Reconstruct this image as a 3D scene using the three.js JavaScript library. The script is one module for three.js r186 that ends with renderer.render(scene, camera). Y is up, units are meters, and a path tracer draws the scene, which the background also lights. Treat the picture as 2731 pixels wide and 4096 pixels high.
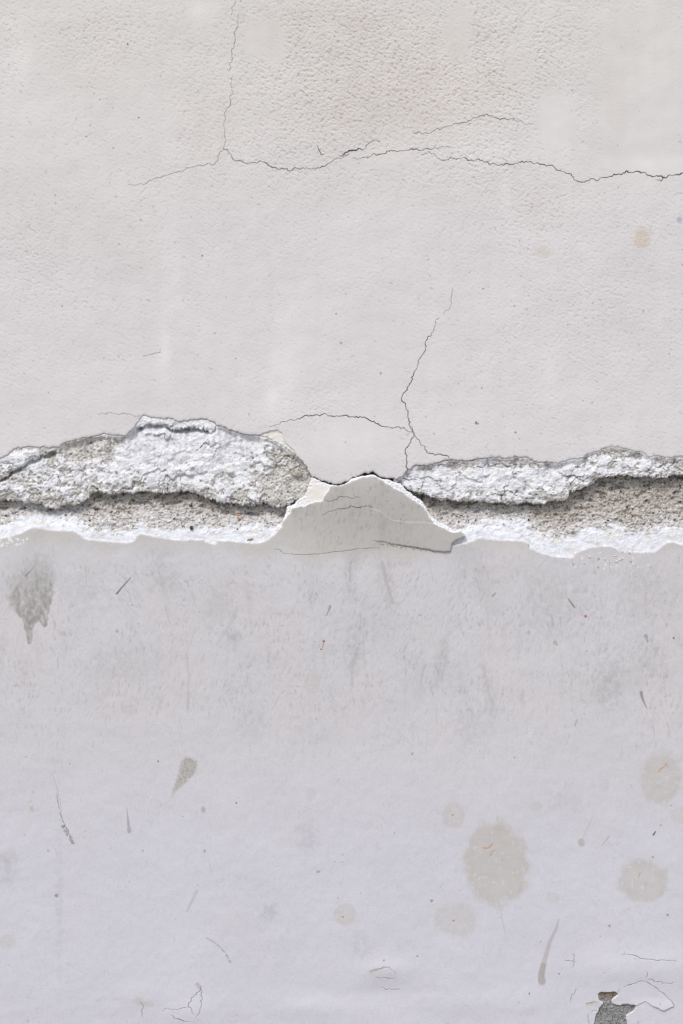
import * as THREE from 'three';

// ---------------------------------------------------------------- camera, sky, sun, exposure
const S = 0.0004;                       // metres per unit of the wall plan (the plan is drawn in small units, y down)
const CX = 1365.5, CY = 2048, Y0 = 1.12;  // plan centre and its height above the pavement
const scene = new THREE.Scene();
const camera = new THREE.PerspectiveCamera(30, 2731 / 4096, 0.05, 400);
camera.position.set(0, Y0, (2048 * S) / Math.tan(Math.PI / 12));
camera.lookAt(0, Y0, 0);
const renderer = new THREE.WebGLRenderer({ antialias: true });
renderer.toneMapping = THREE.LinearToneMapping;
renderer.toneMappingExposure = 1.62;
renderer.shadowMap.enabled = true;
renderer.shadowMap.type = THREE.PCFSoftShadowMap;
{
  const w = 64, h = 32, d = new Float32Array(w * h * 4);
  for (let j = 0; j < h; j++) for (let i = 0; i < w; i++) {
    const el = ((j + 0.5) / h - 0.5) * Math.PI, s = Math.max(0, Math.sin(el)), o = (j * w + i) * 4;
    const k = el > 0 ? 0.36 + 0.64 * s : 0.22;         // overcast: the zenith about three times the horizon
    d[o] = 0.965 * k; d[o + 1] = 1.005 * k; d[o + 2] = 1.06 * k; d[o + 3] = 1;
  }
  const t = new THREE.DataTexture(d, w, h, THREE.RGBAFormat, THREE.FloatType);
  t.mapping = THREE.EquirectangularReflectionMapping; t.magFilter = THREE.LinearFilter; t.minFilter = THREE.LinearFilter;
  t.wrapS = THREE.RepeatWrapping; t.needsUpdate = true;
  scene.background = t; scene.environment = t;
}
scene.backgroundIntensity = 1.0; scene.environmentIntensity = 1.0;
const sun = new THREE.DirectionalLight(0xfff6ea, 1.5);
sun.position.set(-1.5, 4.3, 2.6); sun.target.position.set(0, 1, 0);
sun.castShadow = true; sun.shadow.radius = 30; sun.shadow.mapSize.set(2048, 2048);
Object.assign(sun.shadow.camera, { left: -2.5, right: 2.5, top: 2.5, bottom: -2.5, near: 0.1, far: 12 });
scene.add(sun, sun.target);

// ---------------------------------------------------------------- noise and small maths
let seed = 20231;
const rnd = () => { seed = (Math.imul(seed, 1664525) + 1013904223) >>> 0; return seed / 4294967296; };
const GX = new Float32Array(4096), GY = new Float32Array(4096);
for (let i = 0; i < 4096; i++) { const a = rnd() * Math.PI * 2; GX[i] = Math.cos(a); GY[i] = Math.sin(a); }
const hash = (x, y) => { let h = Math.imul(x, 374761393) + Math.imul(y, 668265263) | 0; h = Math.imul(h ^ (h >>> 13), 1274126177); return (h ^ (h >>> 16)) & 4095; };
function gn(x, y) {                      // gradient noise, about -1 .. 1
  const xi = Math.floor(x), yi = Math.floor(y), fx = x - xi, fy = y - yi;
  const a = hash(xi, yi), b = hash(xi + 1, yi), c = hash(xi, yi + 1), d = hash(xi + 1, yi + 1);
  const u = fx * fx * fx * (fx * (fx * 6 - 15) + 10), v = fy * fy * fy * (fy * (fy * 6 - 15) + 10);
  const p = GX[a] * fx + GY[a] * fy, q = GX[b] * (fx - 1) + GY[b] * fy, r = GX[c] * fx + GY[c] * (fy - 1), s = GX[d] * (fx - 1) + GY[d] * (fy - 1);
  const m = p + (q - p) * u, n = r + (s - r) * u;
  return (m + (n - m) * v) * 1.5;
}
function fbm(x, y, o) { let s = 0, a = 1, t = 0; for (let i = 0; i < o; i++) { s += a * gn(x, y); t += a; a *= 0.5; x = x * 2.03 + 17.1; y = y * 2.03 + 5.7; } return s / t; }
const clamp = (x, a = 0, b = 1) => x < a ? a : x > b ? b : x;
const ss = (a, b, x) => { const t = clamp((x - a) / (b - a)); return t * t * (3 - 2 * t); };
const mix = (a, b, t) => a + (b - a) * t;
const gauss = (x, y, cx, cy, rx, ry) => { const p = (x - cx) / rx, q = (y - cy) / ry, d = p * p + q * q; return d > 9 ? 0 : Math.exp(-d); };
// points noted in a detail's own frame [ox, oy, scale] -> plan
const fr = (ox, oy, k, ...a) => { const r = []; for (let i = 0; i < a.length; i += 2) r.push([ox + a[i] * k, oy + a[i + 1] * k]); return r; };
const Z = 700 / 1568;
const A = (...a) => fr(0, 1600, Z, ...a), B = (...a) => fr(600, 1600, Z, ...a), C = (...a) => fr(1100, 1600, Z, ...a), D = (...a) => fr(1500, 1650, Z, ...a), E = (...a) => fr(2031, 1650, Z, ...a);
const F = (...a) => fr(2231, 3750, 500 / 1568, ...a), TL = (...a) => fr(0, 0, 0.8712, ...a), TR = (...a) => fr(1366, 0, 0.8706, ...a), MR = (...a) => fr(1366, 900, 0.8706, ...a);
const BL = (...a) => fr(0, 3096, 0.8712, ...a), BR = (...a) => fr(1366, 3096, 0.8706, ...a), LL = (...a) => fr(0, 2100, 0.8712, ...a), LR = (...a) => fr(1366, 2100, 0.8706, ...a);
function rough(p, amp, min = 5) {        // broken edge: midpoint displacement
  let q = p;
  for (let k = 0; k < 5; k++) {
    const r = [q[0]]; let did = false;
    for (let i = 1; i < q.length; i++) {
      const [x0, y0] = q[i - 1], [x1, y1] = q[i], l = Math.hypot(x1 - x0, y1 - y0);
      if (l > min) { const o = (rnd() - 0.5) * amp * Math.min(l, 24); r.push([(x0 + x1) / 2 - (y1 - y0) / l * o, (y0 + y1) / 2 + (x1 - x0) / l * o]); did = true; }
      r.push(q[i]);
    }
    q = r; if (!did) break;
  }
  return q;
}
function along(p) { return (x) => { for (let i = 1; i < p.length; i++) if (x <= p[i][0]) { const [a, b] = p[i - 1], [c, d] = p[i]; return c === a ? d : mix(b, d, clamp((x - a) / (c - a))); } return p[p.length - 1][1]; }; }
function mono(p) { const r = [p[0]]; for (const q of p) if (q[0] > r[r.length - 1][0] + 0.5) r.push(q); return r; }

// signed distance to closed outlines on a raster window (inside positive)
class Field {
  constructor(x0, y0, x1, y1, R, step = 1) { Object.assign(this, { x0, y0, x1, y1, R, step }); this.w = Math.ceil((x1 - x0) / step) + 1; this.h = Math.ceil((y1 - y0) / step) + 1; this.d = new Float32Array(this.w * this.h).fill(R); }
  seg(ax, ay, bx, by, wa = 0, wb = 0, id = null) {
    const { R, step, w, h, d } = this, i0 = Math.max(0, Math.floor((Math.min(ax, bx) - R - this.x0) / step)), i1 = Math.min(w - 1, Math.ceil((Math.max(ax, bx) + R - this.x0) / step));
    const j0 = Math.max(0, Math.floor((Math.min(ay, by) - R - this.y0) / step)), j1 = Math.min(h - 1, Math.ceil((Math.max(ay, by) + R - this.y0) / step)), vx = bx - ax, vy = by - ay, L = vx * vx + vy * vy || 1e-9;
    for (let j = j0; j <= j1; j++) for (let i = i0; i <= i1; i++) {
      const px = this.x0 + i * step - ax, py = this.y0 + j * step - ay, t = clamp((px * vx + py * vy) / L), e = Math.hypot(px - t * vx, py - t * vy) - mix(wa, wb, t), o = j * w + i;
      if (e < d[o]) { d[o] = e; if (id) this.id[o] = id; }
    }
  }
  polys(list) {
    for (const p of list) for (let i = 0; i < p.length; i++) { const a = p[i], b = p[(i + 1) % p.length]; this.seg(a[0], a[1], b[0], b[1]); }
    for (let j = 0; j < this.h; j++) {
      const y = this.y0 + j * this.step + 1e-4, xs = [];
      for (const p of list) for (let i = 0; i < p.length; i++) { const a = p[i], b = p[(i + 1) % p.length]; if ((a[1] > y) !== (b[1] > y)) xs.push(a[0] + (y - a[1]) / (b[1] - a[1]) * (b[0] - a[0])); }
      xs.sort((a, b) => a - b);
      let k = 0; for (let i = 0; i < this.w; i++) { const x = this.x0 + i * this.step; while (k < xs.length && xs[k] <= x) k++; if (!(k & 1)) this.d[j * this.w + i] *= -1; }
    }
    return this;
  }
  inside(x, y) { return x >= this.x0 && x < this.x1 && y >= this.y0 && y < this.y1; }
  at(x, y, out) {
    if (!this.inside(x, y)) return out;
    const fx = (x - this.x0) / this.step, fy = (y - this.y0) / this.step, i = Math.min(this.w - 2, fx | 0), j = Math.min(this.h - 2, fy | 0), u = fx - i, v = fy - j, o = j * this.w + i, d = this.d;
    return mix(mix(d[o], d[o + 1], u), mix(d[o + this.w], d[o + this.w + 1], u), v);
  }
}
// cracks: polylines with a half width that swells and tapers
class Cracks extends Field {
  constructor(...a) { super(...a); this.id = new Uint8Array(this.w * this.h); this.list = [null]; }
  add(pts, wide, label, taper0 = 1, taper1 = 1, jit = 0.55) {
    const p = rough(pts, jit, 7), n = p.length, id = this.list.push({ label, pts: p }) - 1, off = rnd() * 100;
    const w = p.map((q, i) => { const t = i / (n - 1); return 0.66 * wide * (0.72 + 0.7 * gn(i * 0.19 + off, 3.3)) * mix(1, ss(0, 0.3, t), taper0) * mix(1, ss(1, 0.7, t), taper1) - 0.12; });
    for (let i = 1; i < n; i++) this.seg(p[i - 1][0], p[i - 1][1], p[i][0], p[i][1], w[i - 1], w[i], id);
  }
  idAt(x, y) { if (!this.inside(x, y)) return 0; return this.id[Math.round((y - this.y0) / this.step) * this.w + Math.round((x - this.x0) / this.step)]; }
}

// ---------------------------------------------------------------- outlines on the wall (plan units)
const upTop = [
  ...A(0, 528, 60, 500, 100, 465, 135, 440, 200, 432, 280, 420, 340, 428, 420, 428, 500, 424, 530, 430, 560, 395, 600, 375, 680, 355, 760, 340, 830, 328, 900, 312, 960, 308, 1010, 318, 1080, 322, 1120, 328, 1150, 305, 1190, 262, 1215, 240, 1240, 200, 1270, 150, 1295, 137, 1330, 150, 1380, 160, 1440, 160, 1500, 172),
  ...B(150, 165, 220, 183, 290, 198, 340, 190, 400, 175, 460, 168, 520, 178, 560, 195, 600, 230, 640, 232, 680, 245, 710, 268, 760, 285, 820, 300, 870, 312, 930, 312, 985, 315, 1030, 335, 1100, 362, 1170, 398, 1210, 425, 1260, 462, 1300, 482, 1345, 530, 1380, 570, 1415, 625, 1440, 665, 1455, 690),
  ...C(380, 700, 420, 725, 480, 742, 540, 755, 590, 750, 640, 730, 690, 690, 740, 680, 790, 652, 830, 660, 870, 638, 910, 670, 960, 695, 1010, 700, 1060, 700, 1090, 712, 1130, 690, 1165, 655, 1180, 632, 1220, 605, 1260, 582),
  ...D(430, 470, 500, 465, 560, 450, 610, 432, 660, 428, 720, 430, 780, 428, 840, 432, 900, 418, 960, 412, 1020, 408, 1090, 403, 1140, 412, 1200, 408, 1250, 392, 1310, 402, 1400, 420, 1415, 438, 1460, 452),
  ...E(340, 440, 400, 450, 470, 448, 540, 430, 620, 422, 670, 408, 710, 375, 770, 355, 830, 335, 890, 312, 930, 303, 980, 310, 1040, 325, 1110, 342, 1180, 350, 1230, 378, 1280, 402, 1315, 388, 1370, 398, 1440, 405, 1510, 398, 1568, 405),
];
const upEdge = [[-420, 1992], [-262, 1992], [-245, 1975], [-190, 1925], [-120, 1885], [-60, 1858], ...rough(upTop, 0.32, 6), [2790, 1850], [2860, 1880], [2930, 1930], [2980, 1975], [2995, 1992], [3200, 1992]];
const ledgeL = [[-320, 1975], [-200, 1985], ...A(0, 885, 60, 895, 120, 905, 180, 905, 240, 925, 300, 925, 370, 935, 400, 960, 450, 975, 490, 978, 540, 950, 600, 935, 660, 935, 715, 930, 750, 900, 790, 870, 815, 840, 850, 825, 890, 822, 940, 835, 1010, 845, 1070, 835, 1130, 825, 1180, 840, 1230, 825, 1270, 812, 1310, 815, 1340, 825), ...B(50, 828, 120, 840, 190, 820, 260, 812, 340, 822, 430, 835, 470, 865, 520, 875, 570, 895, 610, 920, 680, 920, 740, 922, 790, 930, 840, 935, 900, 945, 960, 928, 1040, 925, 1085, 945, 1150, 960, 1210, 960, 1240, 940, 1300, 905, 1400, 880, 1480, 850)];
const ledgeR = [[1560, 1925], ...D(240, 650, 290, 690, 330, 700, 400, 725, 470, 745, 520, 755, 590, 785, 650, 780, 720, 795, 790, 790, 850, 800, 920, 800, 980, 800, 1040, 812, 1120, 805, 1180, 815, 1240, 820, 1300, 808, 1360, 800, 1420, 815), ...E(270, 820, 330, 815, 350, 795, 420, 790, 500, 790, 540, 765, 552, 718, 600, 700, 650, 690, 690, 670, 740, 650, 780, 615, 820, 585, 880, 575, 940, 562, 1000, 555, 1060, 565, 1110, 565, 1180, 580, 1250, 572, 1320, 580, 1420, 580, 1470, 558, 1530, 553, 1568, 560), [2800, 1905], [2900, 1935], [3060, 1960]];
const lipLine = [[-320, 1960], ...A(-120, 760, 0, 700, 60, 680, 100, 640, 180, 600, 230, 570, 270, 545, 320, 530, 380, 490, 420, 485, 480, 455, 530, 428)];
const lipLine2 = B(-132, 250, -85, 238, -35, 218, 0, 215, 50, 215, 100, 215, 170, 235, 200, 255, 270, 255, 330, 250, 400, 245, 440, 240, 460, 270, 480, 255, 520, 275, 550, 290, 570, 275, 600, 238);
// lower plaster: broken body, and within it the edge of what is still painted
const lowLeft = [[-420, 1992], [-262, 1992], [-230, 2020], [-160, 2090], [-80, 2140], ...A(0, 1240, 60, 1225, 130, 1205, 200, 1185, 260, 1150, 320, 1138, 400, 1150, 470, 1160, 560, 1165, 650, 1165, 690, 1190, 740, 1225, 790, 1250, 870, 1255, 960, 1265, 1060, 1268, 1150, 1272, 1200, 1258, 1225, 1220, 1260, 1193, 1320, 1205, 1400, 1222), ...B(80, 1225, 180, 1242, 280, 1252, 380, 1245, 470, 1248, 530, 1275, 585, 1290, 600, 1258, 700, 1255, 800, 1268, 900, 1275, 970, 1278, 1030, 1262, 1080, 1230)];
const lowRight = [...D(685, 1185, 760, 1175, 830, 1160, 900, 1130, 960, 1118, 1050, 1135, 1150, 1142, 1250, 1142, 1330, 1155, 1370, 1170), ...E(187, 1190, 195, 1212, 240, 1232, 330, 1262, 420, 1282, 500, 1290, 560, 1300, 585, 1285, 590, 1255, 650, 1230, 730, 1205, 820, 1190, 900, 1192, 960, 1210, 1020, 1245, 1100, 1245, 1180, 1250, 1230, 1240, 1300, 1245, 1340, 1220, 1380, 1185, 1420, 1160, 1470, 1155, 1520, 1170, 1568, 1180), [2790, 2175], [2880, 2130], [2950, 2060], [2995, 1992], [3200, 1992]];
const rimOutL = [...B(1130, 1135, 1180, 1100, 1222, 1000), ...C(110, 955, 180, 930, 210, 895, 250, 872, 285, 830, 292, 795, 310, 745, 335, 690), ...C(375, 708, 420, 735, 480, 752, 540, 764, 590, 760, 640, 741, 690, 703, 740, 690, 790, 680, 830, 674, 870, 670, 905, 684, 950, 706, 1010, 712, 1080, 738, 1122, 748, 1160, 795, 1190, 820, 1240, 862, 1310, 905, 1345, 955, 1380, 1020, 1428, 1068), ...D(560, 978, 600, 995, 660, 1030, 700, 1062, 755, 1058, 790, 1078, 806, 1108, 760, 1132, 715, 1148)];
const rimInL = [...B(1130, 1195, 1175, 1145, 1190, 1090, 1230, 1040, 1265, 1000, 1285, 965, 1330, 957, 1400, 945, 1470, 915), ...C(430, 903, 440, 870, 468, 828, 492, 795, 500, 770, 560, 765, 600, 762, 650, 745, 690, 720, 740, 705, 800, 690, 870, 680, 900, 692, 950, 715, 985, 745, 1040, 778, 1090, 803, 1150, 835, 1200, 872, 1250, 906, 1300, 937, 1335, 985, 1365, 1032, 1405, 1085, 1412, 1105), ...D(570, 1022, 640, 1052, 690, 1072, 720, 1072, 755, 1062, 788, 1082, 803, 1108, 758, 1130, 713, 1146)];
const low = (mid, k) => [...rough(lowLeft, k, 6), ...rough(mid, k, 6), ...rough(lowRight, k, 6)];
const bodyEdge = low(rimOutL, 0.24), paintEdge = low(rimInL, 0.24);
const patch = rough([...F(505, 700, 560, 685, 640, 688, 715, 683, 740, 700, 748, 720, 720, 745, 680, 775, 668, 800, 680, 830, 730, 850, 780, 855, 810, 838, 880, 838, 960, 850, 975, 862, 960, 900, 930, 935, 890, 955, 850, 985, 858, 1040, 862, 1110, 840, 1180, 760, 1230, 640, 1240, 520, 1215, 450, 1160, 440, 1110, 455, 1060, 462, 1020, 480, 960, 510, 890, 550, 845, 570, 830, 520, 795, 510, 780, 505, 740), F(505, 700)[0]], 0.25, 4);
const chip = rough(B(985, 313, 1030, 292, 1080, 275, 1150, 268, 1180, 290, 1200, 340, 1220, 385, 1270, 430, 1305, 480, 1250, 520, 1100, 450, 1000, 360, 985, 313), 0.2, 6);
const flakePts = rough([...C(860, 1262, 800, 1240, 770, 1180, 790, 1090, 870, 1000, 870, 968, 940, 995, 990, 1040, 1060, 1075, 1200, 1095, 1300, 1090, 1408, 1102), ...D(570, 1022, 640, 1052, 690, 1072, 720, 1072, 755, 1062, 788, 1082, 803, 1108, 758, 1130, 713, 1146, 682, 1172, 676, 1205, 668, 1243, 590, 1245, 500, 1235, 430, 1220, 350, 1205, 260, 1195, 150, 1180, 80, 1160, 20, 1155)], 0.12, 7);

const WX0 = -330, WX1 = 3060;
const fUp = new Field(WX0, 1610, WX1, 2030, 24).polys([[...upEdge, [3200, 1400], [-420, 1400]]]);
const fChip = new Field(1020, 1700, 1200, 1860, 24).polys([chip]);
const fBody = new Field(WX0, 1870, WX1, 2300, 30).polys([[...bodyEdge, [3200, 2600], [-420, 2600]]]);
const fPaint = new Field(WX0, 1870, WX1, 2300, 30).polys([[...paintEdge, [3200, 2600], [-420, 2600]]]);
const fPatch = new Field(2340, 3940, 2590, 4200, 24).polys([patch]);
const fFlake = new Field(1400, 1990, 1900, 2240, 30).polys([flakePts]);
const flapA = rough(F(770, 650, 830, 620, 900, 600, 960, 580, 1020, 553, 1080, 553, 1130, 572, 1170, 600, 1220, 630, 1280, 685, 1340, 725, 1390, 780, 1430, 825, 1450, 860, 1400, 880, 1350, 905, 1310, 915, 1280, 905, 1250, 882, 1180, 858, 1140, 830, 1092, 800, 1040, 825, 978, 856, 960, 846, 880, 833, 810, 833, 780, 850, 730, 845, 684, 826, 673, 800, 683, 778, 722, 748, 752, 722, 745, 700), 0.15, 4);
const fFlapA = new Field(2420, 3900, 2720, 4070, 20).polys([flapA]);
const flapB = rough(F(478, 922, 430, 930, 385, 965, 375, 990, 383, 1040, 395, 1100, 420, 1160, 450, 1150, 440, 1110, 452, 1062, 459, 1020, 474, 962), 0.15, 4);
const fFlapB = new Field(2330, 4020, 2410, 4140, 16).polys([flapB]);

// ---------------------------------------------------------------- cracks
const cu = new Cracks(WX0, -180, WX1, 1960, 9);
cu.add(TL(1092, -160, 1086, -60, 1082, 0, 1078, 20, 1068, 45, 1060, 70), 0.5, 'faint crack at the top edge', 0);
cu.add(TL(1098, 68, 1088, 100, 1086, 130, 1080, 165, 1078, 200, 1066, 235, 1068, 280, 1058, 300, 1052, 330), 0.38, null, 1, 0.6);
cu.add(TL(1070, 350, 1066, 410, 1058, 450, 1055, 490, 1040, 510, 1035, 545, 1030, 580, 1033, 615, 1040, 650, 1028, 685, 1010, 710, 1005, 735, 988, 757), 0.38, 'faint upright crack at the top', 1, 0.1);
cu.add(TL(988, 757, 960, 750, 910, 760, 860, 772, 830, 790, 760, 805, 700, 828, 640, 845, 590, 850), 0.32, null, 0);
cu.add(TL(1028, 685, 1050, 700, 1065, 720, 1090, 740, 1130, 750, 1180, 750, 1210, 745, 1250, 770, 1300, 773, 1335, 787, 1365, 772, 1410, 770, 1445, 776, 1480, 762, 1520, 745, 1568, 725, 1600, 708), 1.3, 'long wavy crack through the upper plaster', 0.4, 0.2);
cu.add(TR(-8, 718, 20, 700, 45, 692, 70, 688, 110, 682), 3.3, 'short wide dark crack', 0.3);
cu.add(TR(110, 682, 125, 660, 150, 645, 172, 650), 1.1, null, 0.3, 0.2);
cu.add(TL(1462, 668, 1464, 688, 1474, 704, 1492, 710), 1.2, null, 0.6, 0.7);
cu.add(TR(50, 727, 100, 725, 145, 706, 190, 708, 205, 695, 250, 697, 310, 690, 340, 684, 385, 684, 420, 682, 500, 678), 1.6, null, 0.5);
cu.add(TR(365, 712, 400, 698, 425, 708, 445, 728, 480, 735, 540, 730, 560, 725, 625, 730, 660, 745, 700, 752, 780, 756, 845, 742, 890, 752, 930, 755, 975, 768, 1010, 790, 1060, 812, 1100, 837), 1.6, 'long dark crack running down to the right', 0.8, 0);
cu.add(TR(1100, 837, 1165, 828, 1200, 815, 1250, 800, 1290, 796, 1305, 785, 1350, 788, 1395, 796, 1430, 812, 1490, 818, 1568, 797, 1680, 800, 1800, 830), 2.3, 'wider dark crack at the right edge', 0, 1);
cu.add(TR(1440, 826, 1465, 833, 1485, 820), 1.0, null);
cu.add(TR(330, 610, 350, 607, 400, 614, 460, 592, 510, 572, 555, 565, 600, 545, 640, 532, 690, 532, 740, 545, 800, 555, 870, 572), 1.0, 'curved crack over the pale repair', 0.5);
cu.add([...B(1070, 240, 1150, 220, 1210, 195, 1260, 175, 1300, 182, 1350, 165, 1385, 142), ...C(300, 145, 350, 138, 390, 135, 435, 128, 480, 143, 560, 142, 625, 138, 660, 155, 710, 158, 780, 158, 830, 175, 880, 190, 920, 212, 955, 238, 1020, 250, 1085, 243, 1120, 258, 1160, 262, 1200, 288, 1212, 285)], 1.85, 'arched crack over the loose lobe of plaster', 0.9, 0.1);
cu.add(MR(505, 290, 502, 340, 495, 380, 470, 410), 0.4, null);
cu.add(MR(445, 425, 425, 470, 410, 500, 392, 515, 382, 550, 378, 585, 350, 625, 340, 665, 318, 700, 305, 740, 285, 770, 273, 802, 292, 835, 303, 865, 312, 905, 316, 935, 322, 955), 1.6, 'upright crack above the right hole', 0.8, 0);
cu.add(C(1210, 240, 1228, 255, 1232, 290, 1240, 300, 1222, 345, 1195, 395, 1170, 430, 1160, 455, 1178, 500, 1178, 560, 1180, 640), 1.9, 'crooked crack running into the hole', 0, 0);
cu.add(C(1240, 300, 1255, 335, 1290, 370, 1320, 410, 1340, 445, 1385, 480, 1420, 492, 1470, 487, 1520, 498, 1550, 515, 1565, 540), 1.7, 'crack curving down to the right hole', 0.1, 0);
cu.add(A(880, 128, 950, 130, 1010, 124, 1080, 132, 1120, 122, 1180, 132, 1262, 142), 0.35, null);
const cl = new Cracks(WX0, 1880, WX1, 4330, 9);
cl.add(C(0, 1345, 30, 1335, 80, 1375, 200, 1385, 320, 1384, 400, 1380, 480, 1372, 560, 1360, 700, 1340, 800, 1332, 930, 1330), 0.6, 'thin crack below the bulging plaster', 0.4, 0.4, 0.15);
cl.add(C(420, 906, 540, 898, 620, 872, 760, 868), 0.7, null);
cl.add(C(430, 1030, 500, 1000, 560, 980, 640, 970, 760, 970, 870, 965), 1.0, 'thin crack across the bulging plaster', 0.6, 0.2);
cl.add(F(790, 217, 880, 210, 960, 225, 1010, 250, 1050, 265, 1130, 270, 1210, 282, 1300, 280, 1400, 287, 1480, 300), 0.82, null, 0.9, 0.7, 0.2);
cl.add(F(190, 215, 203, 240, 200, 290, 198, 330, 180, 385), 0.82, null, 0.4);
cl.add(F(85, 288, 145, 300, 200, 303), 1.0, null, 0.8, 0.1);
cl.add(F(238, 650, 190, 715, 163, 745, 160, 830), 0.82, null, 0.3);
cl.add(F(340, 838, 365, 835, 400, 825, 470, 815), 1.1, null);
cl.add(F(752, 690, 768, 648, 830, 618, 900, 598, 960, 578, 1020, 551, 1080, 551, 1132, 570, 1172, 598, 1222, 628, 1282, 683, 1342, 723, 1392, 778, 1432, 823, 1453, 860), 1.0, 'thin crack round the pointed flake', 0.4, 0.2, 0.3);
cl.add(F(478, 920, 430, 928, 385, 963, 373, 990, 381, 1040, 393, 1100), 0.9, null, 0.4, 0, 0.3);
cl.add(F(1115, 425, 1117, 510), 0.8, null);
cl.add(F(1120, 528, 1250, 550, 1310, 578, 1390, 573, 1410, 585, 1475, 562), 0.9, null, 0.5);
cl.add(BL(865, 1070, 868, 1050, 880, 1030, 905, 1003, 925, 985, 921, 972, 910, 958), 0.82, 'fine crack around a raised blister', 0);
cl.add(BL(925, 985, 931, 1030, 921, 1080, 905, 1125), 0.68, null, 0.1);
cl.add(BL(865, 1070, 885, 1092, 893, 1104), 1.09, null, 0);
cl.add(BL(858, 1074, 820, 1080, 750, 1088), 0.68, null, 0.2);
cl.add(BL(785, 1105, 800, 1116, 830, 1128, 875, 1138), 1.16, null);
cl.add(BL(645, 1048, 660, 1075, 655, 1118), 0.88, null, 0.3);
cl.add(BR(125, 910, 160, 897, 200, 887, 230, 900, 246, 920), 0.68, null);
cl.add(BR(155, 934, 200, 937, 240, 937), 0.54, null);
cl.add(BR(178, 984, 225, 990, 265, 987), 0.61, null);
cl.add(BR(1275, 985, 1310, 975, 1335, 967), 0.6, null);

// ---------------------------------------------------------------- heights of the surfaces (plan units, + is towards the street)
function zUpper(x, y) {
  let z = 4 * gn(x / 700, y / 600 + 9) + 1.8 * gn(x / 170 + 4, y / 150) + 0.6 * gn(x / 60, y / 55 + 3);
  const s = fUp.at(x, y, y < 1992 ? 24 : -24);
  z += 9 * gauss(x, y, 1440, 1830, 210, 130);
  if (s < 24) z -= 3 * (1 - ss(-1, 5, s)) + 1.4 * ss(12, 2, s) * (0.6 + gn(x / 14, y / 14));
  const c = fChip.at(x, y, -24); if (c > -2) z -= 5 * ss(-1, 1, c) - 1.5 * ss(0, 6, c) * gn(x / 11, y / 11);
  const k = cu.at(x, y, 9); if (k < 1.4) z -= 16 * ss(0.9, -1.3, k);
  if (s < 0) z -= 30 * ss(0.2, -1, s);
  return z;
}
const bulge = (x, y) => 24 * gauss(x, y, 1480, 1925, 260, 150) * ss(2230, 2150, y);
function zLower(x, y) {
  let z = 4 * gn(x / 650 + 31, y / 700) + 1.6 * gn(x / 180, y / 240 + 7) + 0.5 * gn(x / 50, y / 60) + bulge(x, y);
  z += 7 * gauss(x, y, 1540, 3880, 90, 40) + 6 * gauss(x, y, 760, 4060, 110, 70) + 8 * gauss(x, y, 2560, 3870, 260, 70) + 5 * gauss(x, y, 560, 3990, 90, 60) + 4 * gauss(x, y, 1250, 4030, 160, 44) - 3 * gauss(x, y, 1500, 3980, 260, 40) + 3 * gauss(x, y, 1900, 4010, 260, 46);
  const s = fBody.at(x, y, y > 1992 ? 30 : -30), p = fPaint.at(x, y, y > 1992 ? 30 : -30);
  if (p < 16) z -= 1.6 * ss(7, 0, p) + (p < 2 ? 6.5 * ss(1.2, -1.2, p) : 0);
  if (s < 30) z -= 3.5 * ss(5, 0, s) - (p < 0 ? 2.6 * gn(x / 9, y / 9) : 0);
  if (s < 0) z -= 46 * ss(0.2, -1, s);
  const q = fPatch.at(x, y, -24); if (q > -2) z -= 14 * ss(-0.8, 0.8, q);
  const k = cl.at(x, y, 9); if (k < 1.4) z -= 13 * ss(0.9, -1.3, k);
  return z;
}

// ---------------------------------------------------------------- meshes from height functions
const X = (x) => (x - CX) * S, Y = (y) => Y0 - (y - CY) * S;
function geometry(pos, idx, tex) {
  const n = pos.length / 3, p = new Float32Array(n * 3), uv = new Float32Array(n * 2);
  for (let i = 0; i < n; i++) { p[i * 3] = X(pos[i * 3]); p[i * 3 + 1] = Y(pos[i * 3 + 1]); p[i * 3 + 2] = pos[i * 3 + 2] * S; uv[i * 2] = (pos[i * 3] - tex.x0) / tex.w; uv[i * 2 + 1] = (pos[i * 3 + 1] - tex.y0) / tex.h; }
  const g = new THREE.BufferGeometry();
  g.setAttribute('position', new THREE.BufferAttribute(p, 3)); g.setAttribute('uv', new THREE.BufferAttribute(uv, 2)); g.setIndex(new THREE.BufferAttribute(new Uint32Array(idx), 1));
  g.computeVertexNormals();
  return g;
}
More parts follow.
